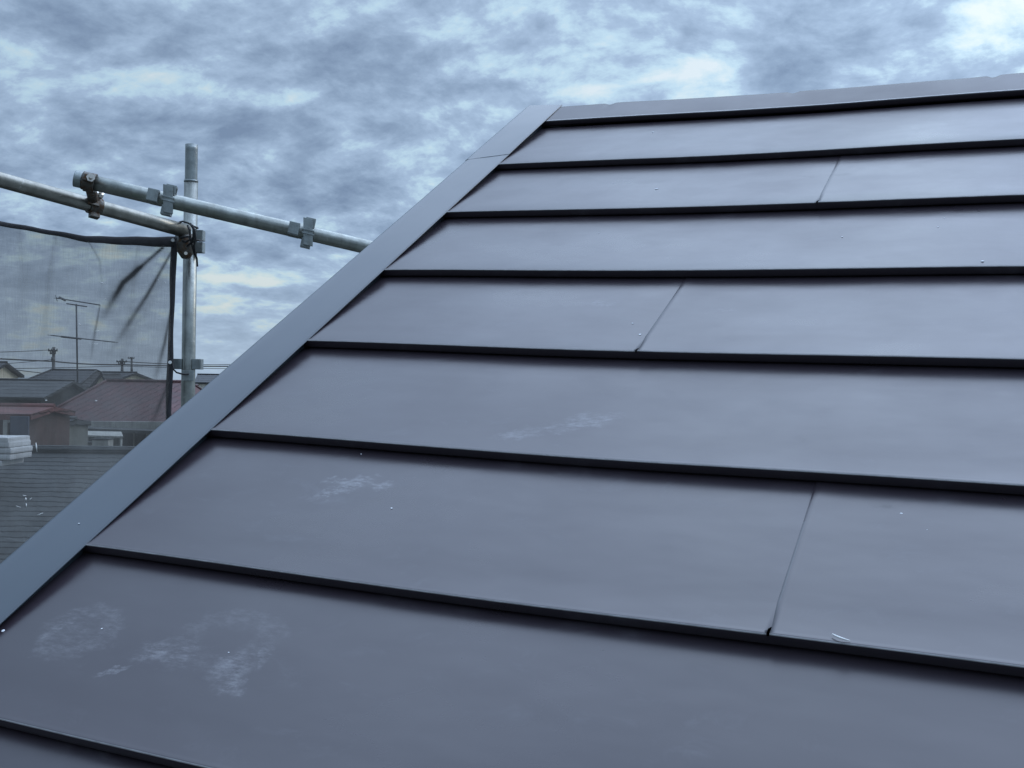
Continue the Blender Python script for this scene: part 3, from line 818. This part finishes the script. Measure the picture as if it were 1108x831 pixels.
# charcoal house with a cream gable
b = 58.0
dk = building('charcoal_house', 'charcoal tiled house with a small cream gable, behind the grey roof', 'house', G(80, b + 3), (RGT - FWD * .12), 3.0, 5.5, zat(80, 417, b), zat(80, 400.5, b + 3), 'charcoal_tile', 'cream_wall', over=.3, hip=.5)
bm = bmesh.new()
p0, p1, p2 = G(102.5, b - .6, zat(103, 418.5, b)), G(115.5, b - .6, zat(115, 416.5, b)), G(110.5, b - .6, zat(110, 404.5, b))
back = FWD * 2.5
f1 = [bm.verts.new(p) for p in (p0, p1, p2)]; f2 = [bm.verts.new(p + back) for p in (p0, p1, p2)]
bm.faces.new(f1[::-1]); bm.faces.new(f2)
for i in range(3): bm.faces.new((f1[i], f1[(i + 1) % 3], f2[(i + 1) % 3], f2[i]))
obj('gable', bm, 'cream_wall', dk)
bm = bmesh.new(); over_ = -FWD * .15 + Vector((0, 0, .05))
quad_slab(bm, [p0 + over_ - RGT * .25 - Vector((0, 0, .1)), p0 + back - RGT * .25, p2 + back + Vector((0, 0, .08)), p2 + over_], .1)
quad_slab(bm, [p1 + over_ + RGT * .2 - Vector((0, 0, .15)), p1 + back + RGT * .2, p2 + back + Vector((0, 0, .08)), p2 + over_], .1)
obj('gable_roof', bm, 'charcoal_tile', dk)
b = 66.0
building('hip_roof_house', 'charcoal tiled house with cream end wall, behind the maroon roof', 'house', G(129, b + 2.6), (RGT - FWD * .25), 1.9, 5.0, zat(130, 412, b), zat(130, 403, b + 2.6), 'charcoal_tile', 'cream_wall', over=.25)
b = 52.0
building('cream_house', 'cream walled house with dark roof at the far left edge beside the grey roof', 'house', G(-34, b + 2.5), (RGT + FWD * .1), 3.1, 4.6, zat(0, 404, b), zat(0, 392, b + 2.5), 'charcoal_tile', 'cream_wall', over=.25, windows=(('f', .5, 6.0, .6, .6),))
b = 72.0
building('distant_dark_house', 'distant dark roofed house right of the upright pole', 'house', G(236, b + 3), (RGT + FWD * .2), 2.2, 5.0, zat(230, 413, b), zat(230, 405.5, b + 3), 'charcoal_tile', 'white_wall', over=.25)
# further homes beyond and beside the frame, low under the horizon
far = [(-120, 60), (-230, 75), (-60, 90), (30, 105), (170, 110), (205, 88), (290, 95), (400, 85), (520, 100), (640, 90), (760, 105), (900, 92), (1050, 110), (1200, 95), (350, 140), (100, 150), (600, 150), (850, 160)]
for i, (px, b) in enumerate(far):
    vis = px < 250 and px > -20
    m = ('charcoal_tile', 'grey_tile', 'red_tile')[i % 3]; wl = ('cream_wall', 'white_wall', 'grey_green_wall')[(i // 2) % 3]
    nm = {'charcoal_tile': 'charcoal', 'grey_tile': 'grey', 'red_tile': 'maroon'}[m]; wn_ = {'cream_wall': 'cream', 'white_wall': 'white', 'grey_green_wall': 'grey green'}[wl]
    if vis or px < 0:
        building('distant_house', {2: 'far %s roofed house with %s walls low behind the sheds', 3: 'far %s roofed house with %s walls behind the grey tiled house', 4: 'far %s roofed house with %s walls on the horizon behind the net corner', 5: 'far %s roofed house with %s walls on the horizon beside the upright pole',
                 15: 'farthest %s roofed house with %s walls under the wires'}.get(i, 'distant %s roofed house with %s walls out to the left number') % (nm, wn_) if i in (2, 3, 4, 5, 15) else ('%s roofed house with %s walls left of the cream house' % (nm, wn_) if i == 0 else '%s roofed house with %s walls farthest out to the left' % (nm, wn_)),
                 'house', G(px, b), (RGT + FWD * random.uniform(-.5, .5)), random.uniform(6, 9), 7, 4.6, 6.35 - (b > 100) * .3, m, wl, over=.4, group='distant houses')

# TV antenna on the grey roofed house
def antenna():
    b = 46.5; P = lambda px, py: at(px, py, b)
    t = thing('tv_antenna', P(83.6, 413), 'tall television antenna with two crossed booms, seen through the net', 'antenna')
    bm = bmesh.new(); tube(bm, [P(83.9, 414), P(82.6, 329)], .034, 8); obj('mast', bm, 'antenna_metal', t)
    bm = bmesh.new(); tube(bm, [P(61, 322.5), P(108, 330)], .026, 8); tube(bm, [P(64, 321.7), P(71, 325.0)], .05, 8)
    for s in range(9):
        px = 62 + s * 5.6; py = 322.5 + (px - 61) * .16; l = .32 - s * .015
        tube(bm, [P(px, py) - FWD * l - Vector((0, 0, .02)), P(px, py) + FWD * l], .012, 6)
    tube(bm, [P(60.0, 319.5), P(62.0, 326.0)], .016, 6)
    obj('upper_boom', bm, 'antenna_metal', t)
    bm = bmesh.new(); tube(bm, [P(72, 328.5), P(94, 331.8)], .024, 8); obj('boom_brace', bm, 'antenna_metal', t)
    bm = bmesh.new(); tube(bm, [P(55, 362.8), P(124, 370.2)], .022, 8); tube(bm, [P(66, 364.2), P(88, 366.6)], .04, 8)
    for s in range(7):
        px = 57 + s * 11; py = 362.8 + (px - 55) * .108
        tube(bm, [P(px, py) - FWD * .5, P(px, py) + FWD * .5], .012, 6)
    obj('lower_boom', bm, 'antenna_metal', t)
antenna()

# lean-to canopy, air conditioner and odds and ends in the yard between the houses
lt = thing('lean_to', G(102, 31), 'pale corrugated lean-to canopy on posts in front of the maroon roofed house', 'lean-to')
bm = bmesh.new(); quad_slab(bm, [G(84, 31, zat(84, 470.5, 31)), G(134, 31, zat(134, 472, 31)), G(132, 33, zat(132, 467, 33)), G(86, 33, zat(86, 466, 33))], .04); obj('canopy', bm, 'pale_trim', lt)
for px in (86, 104, 121, 132):
    bm = bmesh.new(); tube(bm, [G(px, 31.05, 0), G(px, 31.05, zat(px, 471.5, 31))], .03, 8); obj('post', bm, 'pale_trim', lt)
for px, y, w, h, m, nm, lab in ((92, 484, .16, .11, 'grey_green_wall', 'storage_box', 'grey green storage box under the left end of the lean-to'), (112, 482, .22, .16, 'pale_trim', 'storage_box', 'larger pale storage box under the middle of the lean-to')):
    t = thing(nm, G(px, 30.4), lab, 'box')
    bm = bmesh.new(); box(bm, G(px, 30.4, zat(px, y, 30.4)), (RGT, FWD, Vector((0, 0, 1))), (w, .2, h), .02); obj('body', bm, m, t)
    bm = bmesh.new(); box(bm, G(px, 30.4, zat(px, y, 30.4) + h + .022), (RGT, FWD, Vector((0, 0, 1))), (w + .02, .22, .02), .008); obj('lid', bm, 'dark_wall', t)
    bm = bmesh.new(); box(bm, G(px, 30.4, (zat(px, y, 30.4) - h) / 2), (RGT, FWD, Vector((0, 0, 1))), (w - .03, .17, (zat(px, y, 30.4) - h) / 2), .01); obj('stand', bm, 'dark_wall', t)

# utility poles and wires
def util(px, ytop, b, label, arms):
    t = thing('utility_pole', G(px, b), label, 'utility pole', 'utility poles')
    bm = bmesh.new(); top = at(px, ytop, b); tube(bm, [Vector((top.x, top.y, 0)), top], [.15, .10], 10); obj('pole', bm, 'concrete', t)
    for y, wpx in arms:
        bm = bmesh.new(); box(bm, at(px, y, b) - FWD * .16, (RGT, FWD, Vector((0, 0, 1))), (wpx / F_PX * b, .05, .05), .01)
        for s in (-.9, -.3, .3, .9): tube(bm, [at(px + wpx * s, y, b) - FWD * .16, at(px + wpx * s, y, b) - FWD * .16 + Vector((0, 0, .14))], .035, 8)
        obj('cross_arm', bm, 'wire_black', t)
    bm = bmesh.new(); tube(bm, [at(px + 1.2, ytop + 11, b) - FWD * .3, at(px + 1.2, ytop + 16, b) - FWD * .3], .12, 12); obj('transformer', bm, 'concrete', t)
util(58.2, 375.5, 74, 'nearest utility pole with crossarms and a transformer, left of the antenna mast', ((379.5, 5.0), (382.5, 3.0)))
util(132.3, 388, 92, 'utility pole behind the maroon roof, just left of a thinner pole', ((391.5, 5.5), (394, 3.5)))
util(142.5, 386.5, 115, 'thinnest utility pole, farthest away on the right above the maroon roof', ((387.6, 3.5),))
def wire(label, pts, b0, b1, sag=1.5, r=.022):
    bm = bmesh.new(); P = []
    for (xa, ya), (xb, yb) in zip(pts, pts[1:]):
        for i in range(12):
            t = i / 12; px = xa + (xb - xa) * t
            q = (px - pts[0][0]) / (pts[-1][0] - pts[0][0])
            P.append(at(px, ya + (yb - ya) * t + sag * 4 * t * (1 - t), b0 + (b1 - b0) * q))
    P.append(at(pts[-1][0], pts[-1][1], b1))
    tube(bm, P, r, 6); tag(obj('overhead_wire', bm, 'wire_black'), label, 'wire', 'overhead wires')
wire('upper wire sagging to the nearest utility pole from the left', [(-160, 376), (54, 378.6)], 60, 74, 4)
wire('thick wire passing the nearest utility pole and running on to the right', [(-160, 377), (58, 391), (132, 394.5), (330, 396)], 60, 100, 1.2, .05)
wire('lower wire dipping down behind the charcoal roof from the left', [(-160, 385), (0, 397), (58, 404.5), (132, 403)], 62, 90, 1, .03)
wire('faint lower wire left of the nearest utility pole', [(-160, 399), (58, 389)], 70, 74, 3, .02)
wire('pale wire that meets the utility poles behind the maroon roof', [(-100, 399), (132, 396.0), (330, 399)], 80, 110, 1.2, .03)
wire('thin wire right of the upright pole near the roof edge', [(132, 391), (330, 391.5)], 92, 120, 3.5, .04)
